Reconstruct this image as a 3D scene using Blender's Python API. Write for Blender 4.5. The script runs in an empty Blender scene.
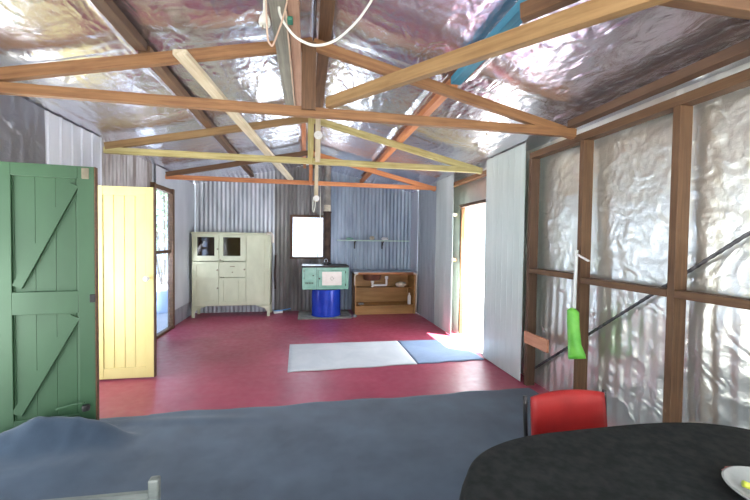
import bpy, bmesh, math, random
from mathutils import Vector, Matrix, noise
random.seed(7)
sc = bpy.context.scene
COL = sc.collection
V = Vector

# ------------------------------------------------------------------ materials
def new_mat(name):
    m = bpy.data.materials.new(name); m.use_nodes = True
    nt = m.node_tree; b = nt.nodes['Principled BSDF']
    return m, nt, b
def ramp(nt, fac, stops):
    r = nt.nodes.new('ShaderNodeValToRGB')
    e = r.color_ramp.elements
    while len(e) < len(stops): e.new(0.5)
    for i, (p, c) in enumerate(stops):
        e[i].position = p; e[i].color = (*c, 1)
    nt.links.new(fac, r.inputs['Fac']); return r.outputs['Color']
def coords(nt, scale=(1, 1, 1), kind='Object'):
    t = nt.nodes.new('ShaderNodeTexCoord'); mp = nt.nodes.new('ShaderNodeMapping')
    mp.inputs['Scale'].default_value = scale
    nt.links.new(t.outputs[kind], mp.inputs['Vector']); return mp.outputs['Vector']
def nz(nt, vec, scale=5, detail=4, rough=.55, dist=0, ntype='FBM'):
    n = nt.nodes.new('ShaderNodeTexNoise'); n.noise_type = ntype
    n.inputs['Scale'].default_value = scale; n.inputs['Detail'].default_value = detail
    n.inputs['Roughness'].default_value = rough; n.inputs['Distortion'].default_value = dist
    nt.links.new(vec, n.inputs['Vector']); return n.outputs['Fac']
def bump(nt, b, h, strength=.3, dist=.01, prev=None):
    n = nt.nodes.new('ShaderNodeBump'); n.inputs['Strength'].default_value = strength
    n.inputs['Distance'].default_value = dist
    nt.links.new(h, n.inputs['Height'])
    if prev: nt.links.new(prev, n.inputs['Normal'])
    nt.links.new(n.outputs['Normal'], b.inputs['Normal']); return n.outputs['Normal']
def mottled(name, c1, c2, scale=4, rough=.6, metal=0, stretch=(1, 1, 1), bmp=.15, detail=5, lo=.35, hi=.65, spec=None):
    m, nt, b = new_mat(name)
    v = coords(nt, stretch); f = nz(nt, v, scale, detail)
    nt.links.new(ramp(nt, f, [(lo, c1), (hi, c2)]), b.inputs['Base Color'])
    b.inputs['Roughness'].default_value = rough; b.inputs['Metallic'].default_value = metal
    if spec is not None: b.inputs['Specular IOR Level'].default_value = spec
    if bmp: bump(nt, b, f, bmp, .004)
    return m
def wood(name, dark, light, rough=.65):
    m, nt, b = new_mat(name)
    v = coords(nt, (1.2, 22, 22)); f = nz(nt, v, 2.2, 6, .6, .6)
    v2 = coords(nt, (3, 3, 3)); f2 = nz(nt, v2, 1.3, 3)
    mx = nt.nodes.new('ShaderNodeMath'); mx.operation = 'MULTIPLY_ADD'; mx.inputs[1].default_value = .45; 
    nt.links.new(f2, mx.inputs[0]); nt.links.new(f, mx.inputs[2])
    nt.links.new(ramp(nt, mx.outputs[0], [(.5, dark), (.95, light)]), b.inputs['Base Color'])
    b.inputs['Roughness'].default_value = rough; bump(nt, b, f, .25, .003)
    return m
def foil_mat(name, tint=(.86, .86, .88), rough=.3, st=(1, 1, 1), strength=.55, metal=.95):
    m, nt, b = new_mat(name)
    v = coords(nt, st)
    f1 = nz(nt, v, 6, 6, .6, 1.4, 'RIDGED_MULTIFRACTAL'); f2 = nz(nt, v, 26, 4, .6, .8)
    n1 = bump(nt, b, f1, strength, .014); bump(nt, b, f2, .40, .006, n1)
    f3 = nz(nt, coords(nt), 1.7, 5)
    nt.links.new(ramp(nt, f3, [(.3, tuple(t * .82 for t in tint)), (.7, tint)]), b.inputs['Base Color'])
    b.inputs['Metallic'].default_value = metal; b.inputs['Roughness'].default_value = rough
    return m
def glass_mat(name, tint=(.9, .95, 1), gloss=.12, dust=.0):
    m = bpy.data.materials.new(name); m.use_nodes = True; nt = m.node_tree; nt.nodes.clear()
    o = nt.nodes.new('ShaderNodeOutputMaterial'); t = nt.nodes.new('ShaderNodeBsdfTransparent')
    g = nt.nodes.new('ShaderNodeBsdfGlossy'); g.inputs['Roughness'].default_value = .08
    mx = nt.nodes.new('ShaderNodeMixShader'); t.inputs[0].default_value = (*tint, 1); mx.inputs[0].default_value = gloss
    nt.links.new(t.outputs[0], mx.inputs[1]); nt.links.new(g.outputs[0], mx.inputs[2])
    out = mx.outputs[0]
    if dust:
        d = nt.nodes.new('ShaderNodeBsdfDiffuse'); d.inputs[0].default_value = (.8, .82, .85, 1)
        m2 = nt.nodes.new('ShaderNodeMixShader'); m2.inputs[0].default_value = dust
        nt.links.new(out, m2.inputs[1]); nt.links.new(d.outputs[0], m2.inputs[2]); out = m2.outputs[0]
    nt.links.new(out, o.inputs[0]); return m

M = {}
M['t_orange'] = wood('timber_orange', (0.149, 0.064, 0.024), (0.297, 0.151, 0.058))
M['t_green'] = wood('timber_treated', (0.264, 0.216, 0.064), (0.528, 0.448, 0.200))
M['t_red'] = wood('timber_redwood', (0.336, 0.104, 0.036), (0.560, 0.232, 0.088))
M['t_cream'] = wood('timber_cream', (0.411, 0.337, 0.209), (0.636, 0.569, 0.419))
M['t_grey'] = wood('timber_weathered', (.13, .13, .105), (.27, .26, .21))
M['t_pink'] = wood('timber_pinkish', (.30, .17, .11), (.46, .29, .20))
M['t_brown'] = wood('timber_brown', (0.074, 0.034, 0.014), (0.154, 0.082, 0.037))
M['t_dark'] = wood('timber_dark', (0.061, 0.031, 0.017), (0.122, 0.065, 0.034))
M['t_gold'] = wood('timber_gold', (0.172, 0.092, 0.032), (0.296, 0.184, 0.076))
M['t_blue'] = wood('timber_blue_paint', (0.024, 0.160, 0.256), (0.064, 0.280, 0.400))
M['foil_wall'] = foil_mat('foil_wall', (.93, .95, .88), .28, metal=.82)
M['foil_ceil'] = foil_mat('foil_ceiling', (.83, .83, .90), .26, (1.3, .7, 1), .6)
M['foil_old'] = foil_mat('foil_dull', (.36, .38, .43), .33)
M['iron'] = mottled('corrugated_zinc', (.34, .37, .41), (.52, .55, .60), 6, .42, .55, (1, 1, .25), .1)
M['iron_blue'] = mottled('corrugated_zinc_bluish', (.22, .28, .36), (.36, .43, .52), 5, .42, .5, (1, 1, .2), .1)
M['iron_rust'] = mottled('corrugated_iron_aged', (.15, .145, .14), (.28, .28, .28), 5, .55, .4, (1, 1, .2), .2)
M['iron_brown'] = mottled('corrugated_iron_stained', (.20, .17, .155), (.50, .49, .50), 9, .5, .35, (1, 1, .15), .2)
M['sheet_pale'] = mottled('sheet_pale_green_grey', (.47, .55, .52), (.62, .69, .66), 3, .42, .15, (1, 1, .2), .05)
M['sheet_grey'] = mottled('sheet_mid_grey', (.30, .34, .37), (.40, .44, .47), 3, .45, .3, (1, 1, .2), .05)
M['sheet_light'] = mottled('sheet_light_blue_grey', (.50, .54, .60), (.62, .66, .72), 2.5, .5, .1, (1, 1, .3), .05)
M['sheet_lilac'] = mottled('sheet_ribbed_light', (.46, .49, .56), (.62, .65, .72), 3, .4, .3, (1, 1, .2), .05)
def floor_mat():
    m, nt, b = new_mat('red_floor_paint')
    v = coords(nt); f = nz(nt, v, 1.6, 6, .6, .3); f2 = nz(nt, v, 14, 4)
    nt.links.new(ramp(nt, f, [(.3, (.29, .043, .080)), (.55, (.36, .060, .105)), (.75, (.43, .090, .140))]), b.inputs['Base Color'])
    b.inputs['Roughness'].default_value = .42
    nt.links.new(ramp(nt, f2, [(.3, (.33,) * 3), (.7, (.47,) * 3)]), b.inputs['Roughness'])
    bump(nt, b, f2, .12, .003); return m
M['floor'] = floor_mat()
def carpet_mat():
    m, nt, b = new_mat('slate_carpet')
    v = coords(nt); f = nz(nt, v, 2.2, 6, .6); f2 = nz(nt, v, 260, 2)
    nt.links.new(ramp(nt, f, [(.3, (.036, .056, .084)), (.55, (.058, .089, .130)), (.8, (.078, .120, .175))]), b.inputs['Base Color'])
    b.inputs['Roughness'].default_value = .95; b.inputs['Specular IOR Level'].default_value = .15
    b.inputs['Sheen Weight'].default_value = .25; b.inputs['Sheen Roughness'].default_value = .5
    bump(nt, b, f2, .5, .004); return m
M['carpet'] = carpet_mat()
M['green'] = mottled('green_paint', (.027, .078, .034), (.038, .102, .046), 3, .5, 0, (1, 1, .4), .1)
M['yellow'] = mottled('yellow_paint', (.70, .60, .23), (.78, .69, .31), 3, .45, 0, (1, 1, .4), .05)
M['cab'] = mottled('cabinet_cream_green', (.50, .53, .37), (.60, .63, .46), 4, .5, 0, (1, 1, .5), .06)
M['cab_in'] = mottled('cabinet_inside_brown', (.07, .035, .015), (.16, .08, .03), 6, .7)
M['mint'] = mottled('mint_enamel', (.17, .38, .30), (.23, .47, .38), 8, .25, 0, bmp=.02)
M['mint_pale'] = mottled('pale_mint_paint', (.36, .52, .46), (.44, .60, .54), 8, .4, 0, bmp=.02)
M['mint_dark'] = mottled('mint_enamel_dark', (.10, .24, .18), (.14, .30, .23), 8, .3, 0, bmp=.02)
M['enamel'] = mottled('cream_enamel', (.70, .66, .60), (.78, .75, .70), 8, .25, 0, bmp=.02)
M['black'] = mottled('cast_iron_black', (.015, .015, .016), (.035, .033, .032), 8, .5, .3)
M['blackpl'] = mottled('black_plastic', (.012, .012, .013), (.02, .02, .022), 8, .35)
M['blue'] = mottled('blue_drum_paint', (.010, .045, .42), (.016, .065, .55), 5, .22, .1, bmp=.03)
M['slab'] = mottled('hearth_stone', (.16, .16, .14), (.28, .28, .25), 9, .85)
M['flue'] = mottled('rusty_flue', (.035, .022, .017), (.09, .055, .04), 6, .75, .3)
M['flue_grey'] = mottled('flue_zinc', (.22, .21, .19), (.36, .34, .30), 6, .55, .5)
M['lam'] = mottled('wood_laminate', (.30, .155, .045), (.44, .24, .08), 3, .5, 0, (.5, 1, 4), .05)
M['lam_edge'] = mottled('orange_laminate_edge', (.42, .17, .07), (.55, .25, .11), 5, .45)
M['lam_cream'] = mottled('cream_edge', (.55, .50, .42), (.66, .61, .52), 5, .5)
M['steel'] = mottled('sink_steel', (.35, .40, .47), (.5, .55, .62), 6, .3, .7, bmp=.03)
M['brownpl'] = mottled('brown_bowl', (.10, .045, .03), (.17, .075, .05), 6, .4)
M['white'] = mottled('white_plastic', (.72, .72, .70), (.82, .82, .80), 6, .4, bmp=.03)
M['rag'] = mottled('cream_rag', (.45, .40, .30), (.68, .63, .52), 20, .9)
M['dirt'] = mottled('grey_bits', (.12, .12, .12), (.3, .3, .32), 20, .8)
def rug_mat(name, a, c):
    m, nt, b = new_mat(name); v = coords(nt); f = nz(nt, v, 2.5, 6, .65, .5); f2 = nz(nt, v, 160, 2)
    nt.links.new(ramp(nt, f, [(.3, a), (.65, c)]), b.inputs['Base Color']); b.inputs['Roughness'].default_value = .85
    bump(nt, b, f2, .4, .003); return m
M['rug_w'] = rug_mat('pale_mat', (.50, .55, .59), (.62, .66, .69))
M['rug_b'] = rug_mat('blue_grey_mat', (.20, .28, .42), (.26, .35, .50))
M['cloth'] = mottled('black_cloth', (.012, .015, .015), (.024, .028, .027), 30, .9, bmp=.25, spec=.2)
M['red'] = mottled('red_vinyl', (.33, .012, .012), (.40, .018, .016), 9, .5, bmp=.08)
M['lime'] = mottled('lime_green_plastic', (.13, .55, .05), (.22, .70, .09), 9, .4, bmp=.05)
M['limey'] = mottled('lime_yellow', (.52, .62, .05), (.68, .76, .10), 12, .45)
M['redbit'] = mottled('dark_red_bit', (.25, .02, .02), (.35, .04, .03), 12, .5)
M['clear'] = mottled('frosted_handle', (.66, .70, .68), (.78, .82, .80), 9, .3, bmp=.02)
M['dish'] = mottled('grey_glazed_dish', (.30, .33, .32), (.38, .41, .40), 9, .2, bmp=.02)
M['rod'] = mottled('steel_rod', (.09, .09, .10), (.20, .20, .21), 30, .5, .7)
M['wire_w'] = mottled('white_cable', (.66, .68, .60), (.76, .78, .70), 9, .45, bmp=.02)
M['wire_p'] = mottled('beige_cable', (.48, .34, .25), (.58, .43, .32), 9, .5, bmp=.02)
M['knob'] = mottled('white_knob', (.85, .85, .82), (.9, .9, .88), 9, .2, bmp=.02)
M['brassy'] = mottled('dull_metal', (.20, .17, .12), (.34, .30, .22), 9, .4, .6)
M['palewood'] = mottled('pale_painted_timber', (.12, .145, .14), (.21, .24, .22), 6, .55, 0, (1, 8, 8))
M['pinkwood'] = mottled('salmon_timber', (.46, .20, .11), (.60, .30, .18), 4, .6, 0, (1, 1, 6))
M['bluepl'] = mottled('bright_blue_plastic', (.08, .32, .72), (.14, .42, .80), 9, .35)
M['ground'] = mottled('pale_concrete', (.42, .44, .46), (.56, .57, .58), 3, .9)
M['leaf'] = mottled('leaf_green', (.22, .32, .16), (.45, .55, .32), 12, .6)
M['trunk'] = mottled('bark', (.10, .08, .06), (.22, .17, .12), 12, .9)
M['jade'] = mottled('green_socket', (.02, .14, .09), (.04, .22, .14), 9, .4)
M['glass'] = glass_mat('window_glass')
M['glass_dusty'] = glass_mat('dusty_glass', (.80, .88, 1), .08, .10)
M['glass_dark'] = glass_mat('cabinet_glass', (.60, .56, .50), .06)
M['tub'] = mottled('pale_blue_tub', (.30, .42, .60), (.42, .54, .72), 5, .4)

# ------------------------------------------------------------------ helpers
def link(name, me, m, parent=None, smooth=False):
    if m is not None and not len(me.materials): me.materials.append(m)
    o = bpy.data.objects.new(name, me); COL.objects.link(o)
    if parent is not None:
        o.parent = parent; o.matrix_parent_inverse = Matrix.Translation(-V(parent.location))
    if smooth:
        for p in me.polygons: p.use_smooth = True
    return o
def mesh_from(name, bm, m, parent=None, smooth=False):
    me = bpy.data.meshes.new(name); bmesh.ops.recalc_face_normals(bm, faces=bm.faces); bm.to_mesh(me); bm.free()
    return link(name, me, m, parent, smooth)
def tag(o, label, cat=None, group=None, kind=None):
    if label: o['label'] = label
    if cat: o['category'] = cat
    if group: o['group'] = group
    if kind: o['kind'] = kind
    return o
def empty(name, loc, label, cat, group=None, kind=None):
    o = bpy.data.objects.new(name, None); o.empty_display_size = .1; o.location = loc; COL.objects.link(o)
    return tag(o, label, cat, group, kind)
def bx(bm, a, b, bev=0.0, mtx=None):
    r = bmesh.ops.create_cube(bm, size=1.0); vs = r['verts']
    a, b = V(a), V(b); c = (a + b) / 2; d = b - a
    for v in vs: v.co = V((v.co.x * d.x, v.co.y * d.y, v.co.z * d.z)) + c
    if bev:
        es = list({e for v in vs for e in v.link_edges})
        r2 = bmesh.ops.bevel(bm, geom=es, offset=bev, segments=2, affect='EDGES', profile=.5)
        vs = list({v for f in r2['faces'] for v in f.verts} | {v for v in vs if v.is_valid})
    if mtx is not None:
        for v in vs: v.co = mtx @ v.co
    return vs
def box(name, a, b, m, parent=None, bev=.002):
    bm = bmesh.new(); bx(bm, a, b, bev); return mesh_from(name, bm, m, parent)
def timber(name, A, B, w, h, m, parent=None, up=(0, 0, 1), bev=.003):
    """board from A to B (centre line), w sideways, h along up; local X is its grain"""
    A, B = V(A), V(B); x = (B - A); L = x.length; x.normalize(); up = V(up)
    y = up.cross(x).normalized(); z = x.cross(y)
    bm = bmesh.new(); bx(bm, (0, -w / 2, -h / 2), (L, w / 2, h / 2), bev)
    me = bpy.data.meshes.new(name); bm.to_mesh(me); bm.free()
    o = link(name, me, m, parent)
    mt = Matrix((x, y, z)).transposed().to_4x4(); mt.translation = A
    o.matrix_basis = mt
    return o
def catmull(pts, n=8):
    P = [V(p) for p in pts]; P = [2 * P[0] - P[1]] + P + [2 * P[-1] - P[-2]]; out = []
    for i in range(1, len(P) - 2):
        for k in range(n):
            t = k / n; a, b, c, d = P[i - 1:i + 3]
            out.append(.5 * ((2 * b) + (-a + c) * t + (2 * a - 5 * b + 4 * c - d) * t * t + (-a + 3 * b - 3 * c + d) * t ** 3))
    out.append(P[-2]); return out
def tube_bm(bm, pts, r, seg=8, rr=None):
    pts = [V(p) for p in pts]; rings = []
    n = None
    for i, p in enumerate(pts):
        d = (pts[min(i + 1, len(pts) - 1)] - pts[max(i - 1, 0)]).normalized()
        if n is None:
            n = d.cross(V((0, 0, 1)) if abs(d.z) < .9 else V((1, 0, 0))).normalized()
        else:
            n = (n - d * n.dot(d)).normalized()
        b = d.cross(n); rad = rr[i] if rr else r
        rings.append([bm.verts.new(p + rad * (math.cos(2 * math.pi * k / seg) * n + math.sin(2 * math.pi * k / seg) * b)) for k in range(seg)])
    for i in range(len(rings) - 1):
        for k in range(seg):
            bm.faces.new((rings[i][k], rings[i][(k + 1) % seg], rings[i + 1][(k + 1) % seg], rings[i + 1][k]))
    bm.faces.new(rings[0][::-1]); bm.faces.new(rings[-1])
def tube(name, pts, r, m, parent=None, seg=8, smooth_pts=0):
    bm = bmesh.new(); tube_bm(bm, catmull(pts, smooth_pts) if smooth_pts else pts, r, seg)
    return mesh_from(name, bm, m, parent, True)
def lathe_bm(bm, c, prof, seg=32, axis='z', sx=1, sy=1):
    c = V(c); rings = []
    for (r, h) in prof:
        ring = []
        for k in range(seg):
            a = 2 * math.pi * k / seg; u, v = r * math.cos(a) * sx, r * math.sin(a) * sy
            p = V((u, v, h)) if axis == 'z' else (V((u, h, v)) if axis == 'y' else V((h, u, v)))
            ring.append(bm.verts.new(c + p))
        rings.append(ring)
    for i in range(len(rings) - 1):
        for k in range(seg):
            bm.faces.new((rings[i][k], rings[i][(k + 1) % seg], rings[i + 1][(k + 1) % seg], rings[i + 1][k]))
    bm.faces.new(rings[0]); bm.faces.new(rings[-1])
def lathe(name, c, prof, m, parent=None, seg=32, axis='z', sx=1, sy=1, smooth=True):
    bm = bmesh.new(); lathe_bm(bm, c, prof, seg, axis, sx, sy); o = mesh_from(name, bm, m, parent, smooth)
    if smooth:
        md = o.modifiers.new('e', 'EDGE_SPLIT'); md.split_angle = math.radians(40)
    return o
def corrugated(bm, axis, c, u0, u1, top, holes=(), z0=0.0, pitch=.0762, amp=.009, step=.0095, mi=lambda u: 0, flat=None):
    """sheet in the plane axis=c; u runs along the wall; holes = (u0,u1,z0,z1)"""
    cuts = sorted({u0, u1} | {h[0] for h in holes if u0 < h[0] < u1} | {h[1] for h in holes if u0 < h[1] < u1})
    us = []
    for a, b in zip(cuts, cuts[1:]):
        n = max(1, round((b - a) / step)); us += [a + (b - a) * i / n for i in range(n)]
    us.append(u1)
    def P(u, z):
        if flat: d = amp if (u % pitch) < flat else 0
        else: d = amp * math.cos(2 * math.pi * u / pitch)
        return (c + d, u, z) if axis == 'x' else (u, c + d, z)
    for a, b in zip(us, us[1:]):
        mid = (a + b) / 2; iv = [(z0, None)]
        for h in holes:
            if h[0] <= mid <= h[1]:
                new = []
                for (p, q) in iv:
                    if h[2] > p: new.append((p, h[2]))
                    new.append((h[3], q))
                iv = new
        for (p, q) in iv:
            za, zb = (top(a), top(b)) if q is None else (q, q)
            if za <= p + 1e-4: continue
            f = bm.faces.new([bm.verts.new(P(a, p)), bm.verts.new(P(b, p)), bm.verts.new(P(b, zb)), bm.verts.new(P(a, za))])
            f.material_index = mi(mid); f.smooth = True
def fin(name, bm, mats, parent=None, merge=True, solid=0):
    if merge: bmesh.ops.remove_doubles(bm, verts=bm.verts, dist=1e-5)
    me = bpy.data.meshes.new(name); bm.to_mesh(me); bm.free()
    for m in mats: me.materials.append(m)
    o = link(name, me, None, parent)
    if solid:
        md = o.modifiers.new('s', 'SOLIDIFY'); md.thickness = solid; md.offset = 0
    return o

# ------------------------------------------------------------------ dimensions (metres; camera stands at x=0, y=0)
XL, XR, YB, YF = -2.03, 2.11, 7.18, -1.55
AX, AZ = .03, 2.86
def ceil_z(x): return AZ - (x - AX) * (AZ - 2.385) / (2.11 - AX) if x > AX else AZ - (AX - x) * (AZ - 2.395) / (AX + 2.03)
def raf_z(x): return 2.775 - (x - AX) * .236 if x > AX else 2.775 - (AX - x) * .212

# ------------------------------------------------------------------ floor, walls, roof
tag(box('floor', (XL - .1, YF - .1, -.12), (2.30, YB + .1, 0), M['floor'], bev=0), 'dark red painted concrete floor of the shed', 'floor', kind='structure')
gb = bmesh.new(); bx(gb, (-14, -9, -.25), (14, 16, -.13)); tag(mesh_from('ground', gb, M['ground']), 'pale sunlit concrete ground outside the shed', 'ground', kind='structure')

# back wall in three kinds of iron, window hole
bm = bmesh.new()
WX0, WX1, WZ0, WZ1 = -.275, .305, 1.06, 1.83
def back_mi(x):
    if x < -.62: return 0
    if x < .37: return 1
    return 2
corrugated(bm, 'y', YB + .02, XL - .05, 2.2, ceil_z, [(WX0, WX1, WZ0, WZ1)], mi=back_mi)
wb = fin('wall_back', bm, [M['iron'], M['iron_rust'], M['iron_blue']])
tag(wb, 'vertical corrugated iron gable wall at the far end, part of it aged dark', 'wall', kind='structure')

# left wall: iron cladding with door and window openings
LH = [(1.95, 2.72, 0, 1.86), (3.08, 3.88, 0, 1.90), (5.36, 6.02, .03, 2.08)]
bm = bmesh.new()
corrugated(bm, 'x', XL - .03, YF, YB, lambda y: 2.40, LH, mi=lambda y: 1 if 4.08 < y < 5.36 else 0)
wl = fin('wall_left', bm, [M['iron'], M['iron_brown']])
tag(wl, 'corrugated iron side wall on the left, behind the green and yellow doors', 'wall', kind='structure')

# right wall: iron outside, crumpled silver foil inside it
RH = [(4.02, 5.12, 0, 1.905)]
bm = bmesh.new(); corrugated(bm, 'x', 2.315, YF, YB, lambda y: 2.40, RH, step=.0127)
wr = fin('wall_right', bm, [M['iron']]); tag(wr, 'corrugated iron cladding on the outside of the right wall', 'wall', kind='structure')
def ridged(p):
    s = 0; a = 1; f = 1
    for i in range(4):
        s += a * (1 - 2 * abs(noise.noise(p * f + V((i * 7.3, i * 3.1, 0))))); a *= .5; f *= 2.1
    return s / 1.9
def warp(p, k=.5):
    return p + k * V((noise.noise(p * 1.1 + V((9, 0, 0))), noise.noise(p * 1.1 + V((0, 9, 0))), noise.noise(p * 1.1 + V((0, 0, 9)))))
studs_y = [3.145, 2.48, 1.742, .99, .25, -.5, -1.25]
def wall_foil():
    bm = bmesh.new(); nz_ = 165; g = {}
    ys = [YF + .04 * i for i in range(int((.8 - YF) / .04))]; y = .8
    while y < 3.25: ys.append(y); y += .0125
    while y < YB: ys.append(y); y += .035
    ys.append(YB); ny = len(ys) - 1
    for i, y in enumerate(ys):
        for j in range(nz_ + 1):
            z = 2.42 * j / nz_
            p = V((0, y, z * 1.2))
            d = .010 * ridged(warp(p * 1.3, .7)) + .018 * noise.noise(p * 1.1 + V((3, 0, 0)))
            if .7 < y < 3.3 or 4 < y < 5.6:
                w_ = .5 + .5 * noise.noise(p * 1.7 + V((11, 2, 0)))
                d += .0095 * w_ * ridged(warp(V((0, y * 3.1, z * 2.0)), .9)) + .0040 * ridged(warp(V((4, y * 9, z * 6)), .5))
            if z < 1.10: d = .010 * ridged(warp(p * 1.3, .7)) + .018 * noise.noise(p * 1.1 + V((3, 0, 0))) + .0045 * ridged(warp(V((0, y * 2.4, z * 1.5)), .9)) * (1 if .7 < y < 3.3 else 0)
            if z < 1.12: d += (.0036 if y < 1.78 else .0024) * math.cos(2 * math.pi * y / .0935) * min(1, (1.12 - z) * 4)
            g[i, j] = bm.verts.new((2.262 - d, y, z))
    for i in range(ny):
        for j in range(nz_):
            ym = (ys[i] + ys[i + 1]) / 2; zm = 2.42 * (j + .5) / nz_
            if 4.03 < ym < 5.12 and zm < 1.9: continue
            f = bm.faces.new((g[i, j], g[i + 1, j], g[i + 1, j + 1], g[i, j + 1])); f.smooth = True
    return fin('foil_lining', bm, [M['foil_wall']])
tag(wall_foil(), 'crumpled silver foil insulation stretched behind the studs of the right wall', 'insulation foil', kind='structure')

# front (behind the camera): iron wall, its wide opening added to carry fill light
bm = bmesh.new(); corrugated(bm, 'y', YF, XL - .05, 2.3, ceil_z, [(-1.5, 1.5, 0, 2.1)], step=.019)
tag(fin('wall_front', bm, [M['iron']]), 'corrugated iron end wall with a wide opening added for fill light', 'wall', kind='structure')

# ceiling of foil under the roof iron
def ceiling():
    bm = bmesh.new(); n_x = 150
    ys = []; y = YF
    while y < YB + .03: ys.append(y); y += .05 if y < .6 else (.017 if y < 4.2 else .03)
    ys.append(YB + .03); n_y = len(ys) - 1
    for side in (-1, 1):
        g = {}; xe = -2.10 if side < 0 else 2.33
        for i, y in enumerate(ys):
            for j in range(n_x + 1):
                x = AX + (xe - AX) * j / n_x
                t = abs(x - AX)
                s = math.sin(math.pi * min(1, max(0, (t - .12) / .9))) if t < 1.02 else math.sin(math.pi * min(1, max(0, (t - 1.12) / .85)))
                near = 1.0 if y < 2.6 else .6
                p = V((x * 1.1, y * .9, 0))
                o_ = noise.noise(V((x * .8, y * .7, 5))) * 2.2; ca, sa = math.cos(.5 + o_), math.sin(.5 + o_)
                # long pull creases, direction drifting over the sheet
                w_ = max(0, min(1, .55 + .9 * noise.noise(V((x * 1.3 + 4, y * 1.1, 1)))))
                qa = warp(V((x * 7.5 * 1, y * 1.6, side * 3)), .55); qb = warp(V((x * 1.6, y * 6.5, 8 + side)), .55)
                d = -.022 * s * near + near * (.010 * noise.noise(p * 1.5))
                d += .0082 * w_ * ridged(qa) + .0080 * (1 - w_) * ridged(qb) + .0030 * ridged(V((x * 11, y * 9, 2)))
                t0 = 1.11 if (side < 0 or y < 2.55) else .950
                fw_ = .022 + .008 * noise.noise(V((0, y * 4, side)))
                if y < 7: d -= (.038 + .012 * noise.noise(V((2, y * 9, side)))) * math.exp(-((t - t0) / fw_) ** 2)
                if y > YB - .1: d *= .3
                if t > 1.95: d *= .3
                tp = 1.05 if side < 0 else 1.02
                if abs(t - tp) < .045 and y < 7.1: d = max(d, -.004)
                z = ceil_z(x) + d
                if j == 0: z = AZ - .012
                g[i, j] = bm.verts.new((x, y, z))
        for i in range(n_y):
            for j in range(n_x):
                f = bm.faces.new((g[i, j], g[i + 1, j], g[i + 1, j + 1], g[i, j + 1])); f.smooth = True
    return fin('ceiling', bm, [M['foil_ceil']])
tag(ceiling(), 'sagging wrinkled silver foil under both roof slopes', 'ceiling', kind='structure')
bm = bmesh.new()
for a, b in (((-2.3, ceil_z(-2.3) + .06), (AX, AZ + .06)), ((AX, AZ + .06), (2.36, ceil_z(2.36) + .06))):
    vs = [bm.verts.new((a[0], YF - .4, a[1])), bm.verts.new((b[0], YF - .4, b[1])), bm.verts.new((b[0], YB + .3, b[1])), bm.verts.new((a[0], YB + .3, a[1]))]
    bm.faces.new(vs)
tag(fin('roof', bm, [M['iron']], solid=.01), 'corrugated iron roof sheets above the foil', 'roof', kind='structure')

# ------------------------------------------------------------------ back window and left window
w1 = empty('window_1', ((WX0 + WX1) / 2, YB, WZ0), 'small blown-out white window in the far corrugated wall beside the flue', 'window', kind='structure')
bm = bmesh.new()
bx(bm, (WX0 - .045, YB - .035, WZ1), (WX1 + .045, YB + .05, WZ1 + .045)); bx(bm, (WX0 - .05, YB - .05, WZ0 - .035), (WX1 + .05, YB + .05, WZ0))
bx(bm, (WX0 - .04, YB - .035, WZ0), (WX0, YB + .05, WZ1)); bx(bm, (WX1, YB - .035, WZ0), (WX1 + .04, YB + .05, WZ1))
mesh_from('window_frame', bm, M['t_dark'], w1); box('window_pane', (WX0, YB + .015, WZ0), (WX1, YB + .02, WZ1), M['glass'], w1, 0)

w2 = empty('window_2', (XL, 5.7, .03), 'tall narrow window in the left wall behind the yellow door, with brown posts', 'window', kind='structure')
bm = bmesh.new()
bx(bm, (XL - .06, 5.99, 0), (XL + .02, 6.06, 2.14), .003); bx(bm, (XL - .06, 5.31, 0), (XL + .02, 5.37, 2.14), .003)
bx(bm, (XL - .06, 5.37, 2.07), (XL + .015, 5.99, 2.13), .003); bx(bm, (XL - .06, 5.37, 0), (XL + .01, 5.99, .035), .003)
mesh_from('window_frame', bm, M['t_brown'], w2)
box('mid_rail', (XL - .05, 5.37, 1.17), (XL - .01, 5.99, 1.215), M['t_dark'], w2)
box('window_pane', (XL - .035, 5.37, .035), (XL - .031, 5.99, 1.17), M['glass_dusty'], w2, 0)
box('window_pane', (XL - .035, 5.37, 1.215), (XL - .031, 5.99, 2.07), M['glass_dusty'], w2, 0)

# doorway trims on the right
j = empty('trim_1', (XR, 4.76, 0), 'thin orange-brown timber lining around the bright open doorway', 'door trim', kind='structure')
box('jamb', (2.275, 5.09, 0), (2.33, 5.125, 2.22), M['t_orange'], j); box('jamb', (2.125, 3.985, 0), (2.33, 4.022, 2.22), M['t_brown'], j)
box('header', (2.23, 4.022, 1.905), (2.33, 5.09, 1.945), M['t_dark'], j)
box('threshold', (2.14, 4.022, -.005), (2.33, 5.05, .012), M['ground'], j)

# ------------------------------------------------------------------ lining sheets
def ribbed(name, axis, c, u0, u1, z0, z1, m, label, pitch=.152, amp=-.006, flat=.03, th=.004):
    bm = bmesh.new(); corrugated(bm, axis, c, u0, u1, lambda u: z1, z0=z0, pitch=pitch, amp=amp, step=.01, flat=flat)
    o = fin(name, bm, [m], solid=th)
    for p in o.data.polygons: p.use_smooth = False
    return tag(o, label, 'lining sheet')
ribbed('lining_sheet', 'x', 2.103, 3.235, 4.02, .01, 2.375, M['sheet_pale'], 'tall pale grey-green lining sheet on the near side of the bright doorway', pitch=.11, amp=-.002, flat=.012)
ribbed('lining_sheet', 'x', 2.103, 5.01, 5.72, .01, 2.385, M['sheet_pale'], 'narrower pale grey-green lining sheet on the far side of the bright doorway', pitch=.23, amp=-.003, flat=.014)
ribbed('lining_sheet', 'x', 2.103, 5.73, 6.70, .01, 2.385, M['sheet_grey'], 'mid grey lining sheet on the right wall between the pale sheet and the back corner', pitch=.15, amp=-.004, flat=.014)
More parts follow.
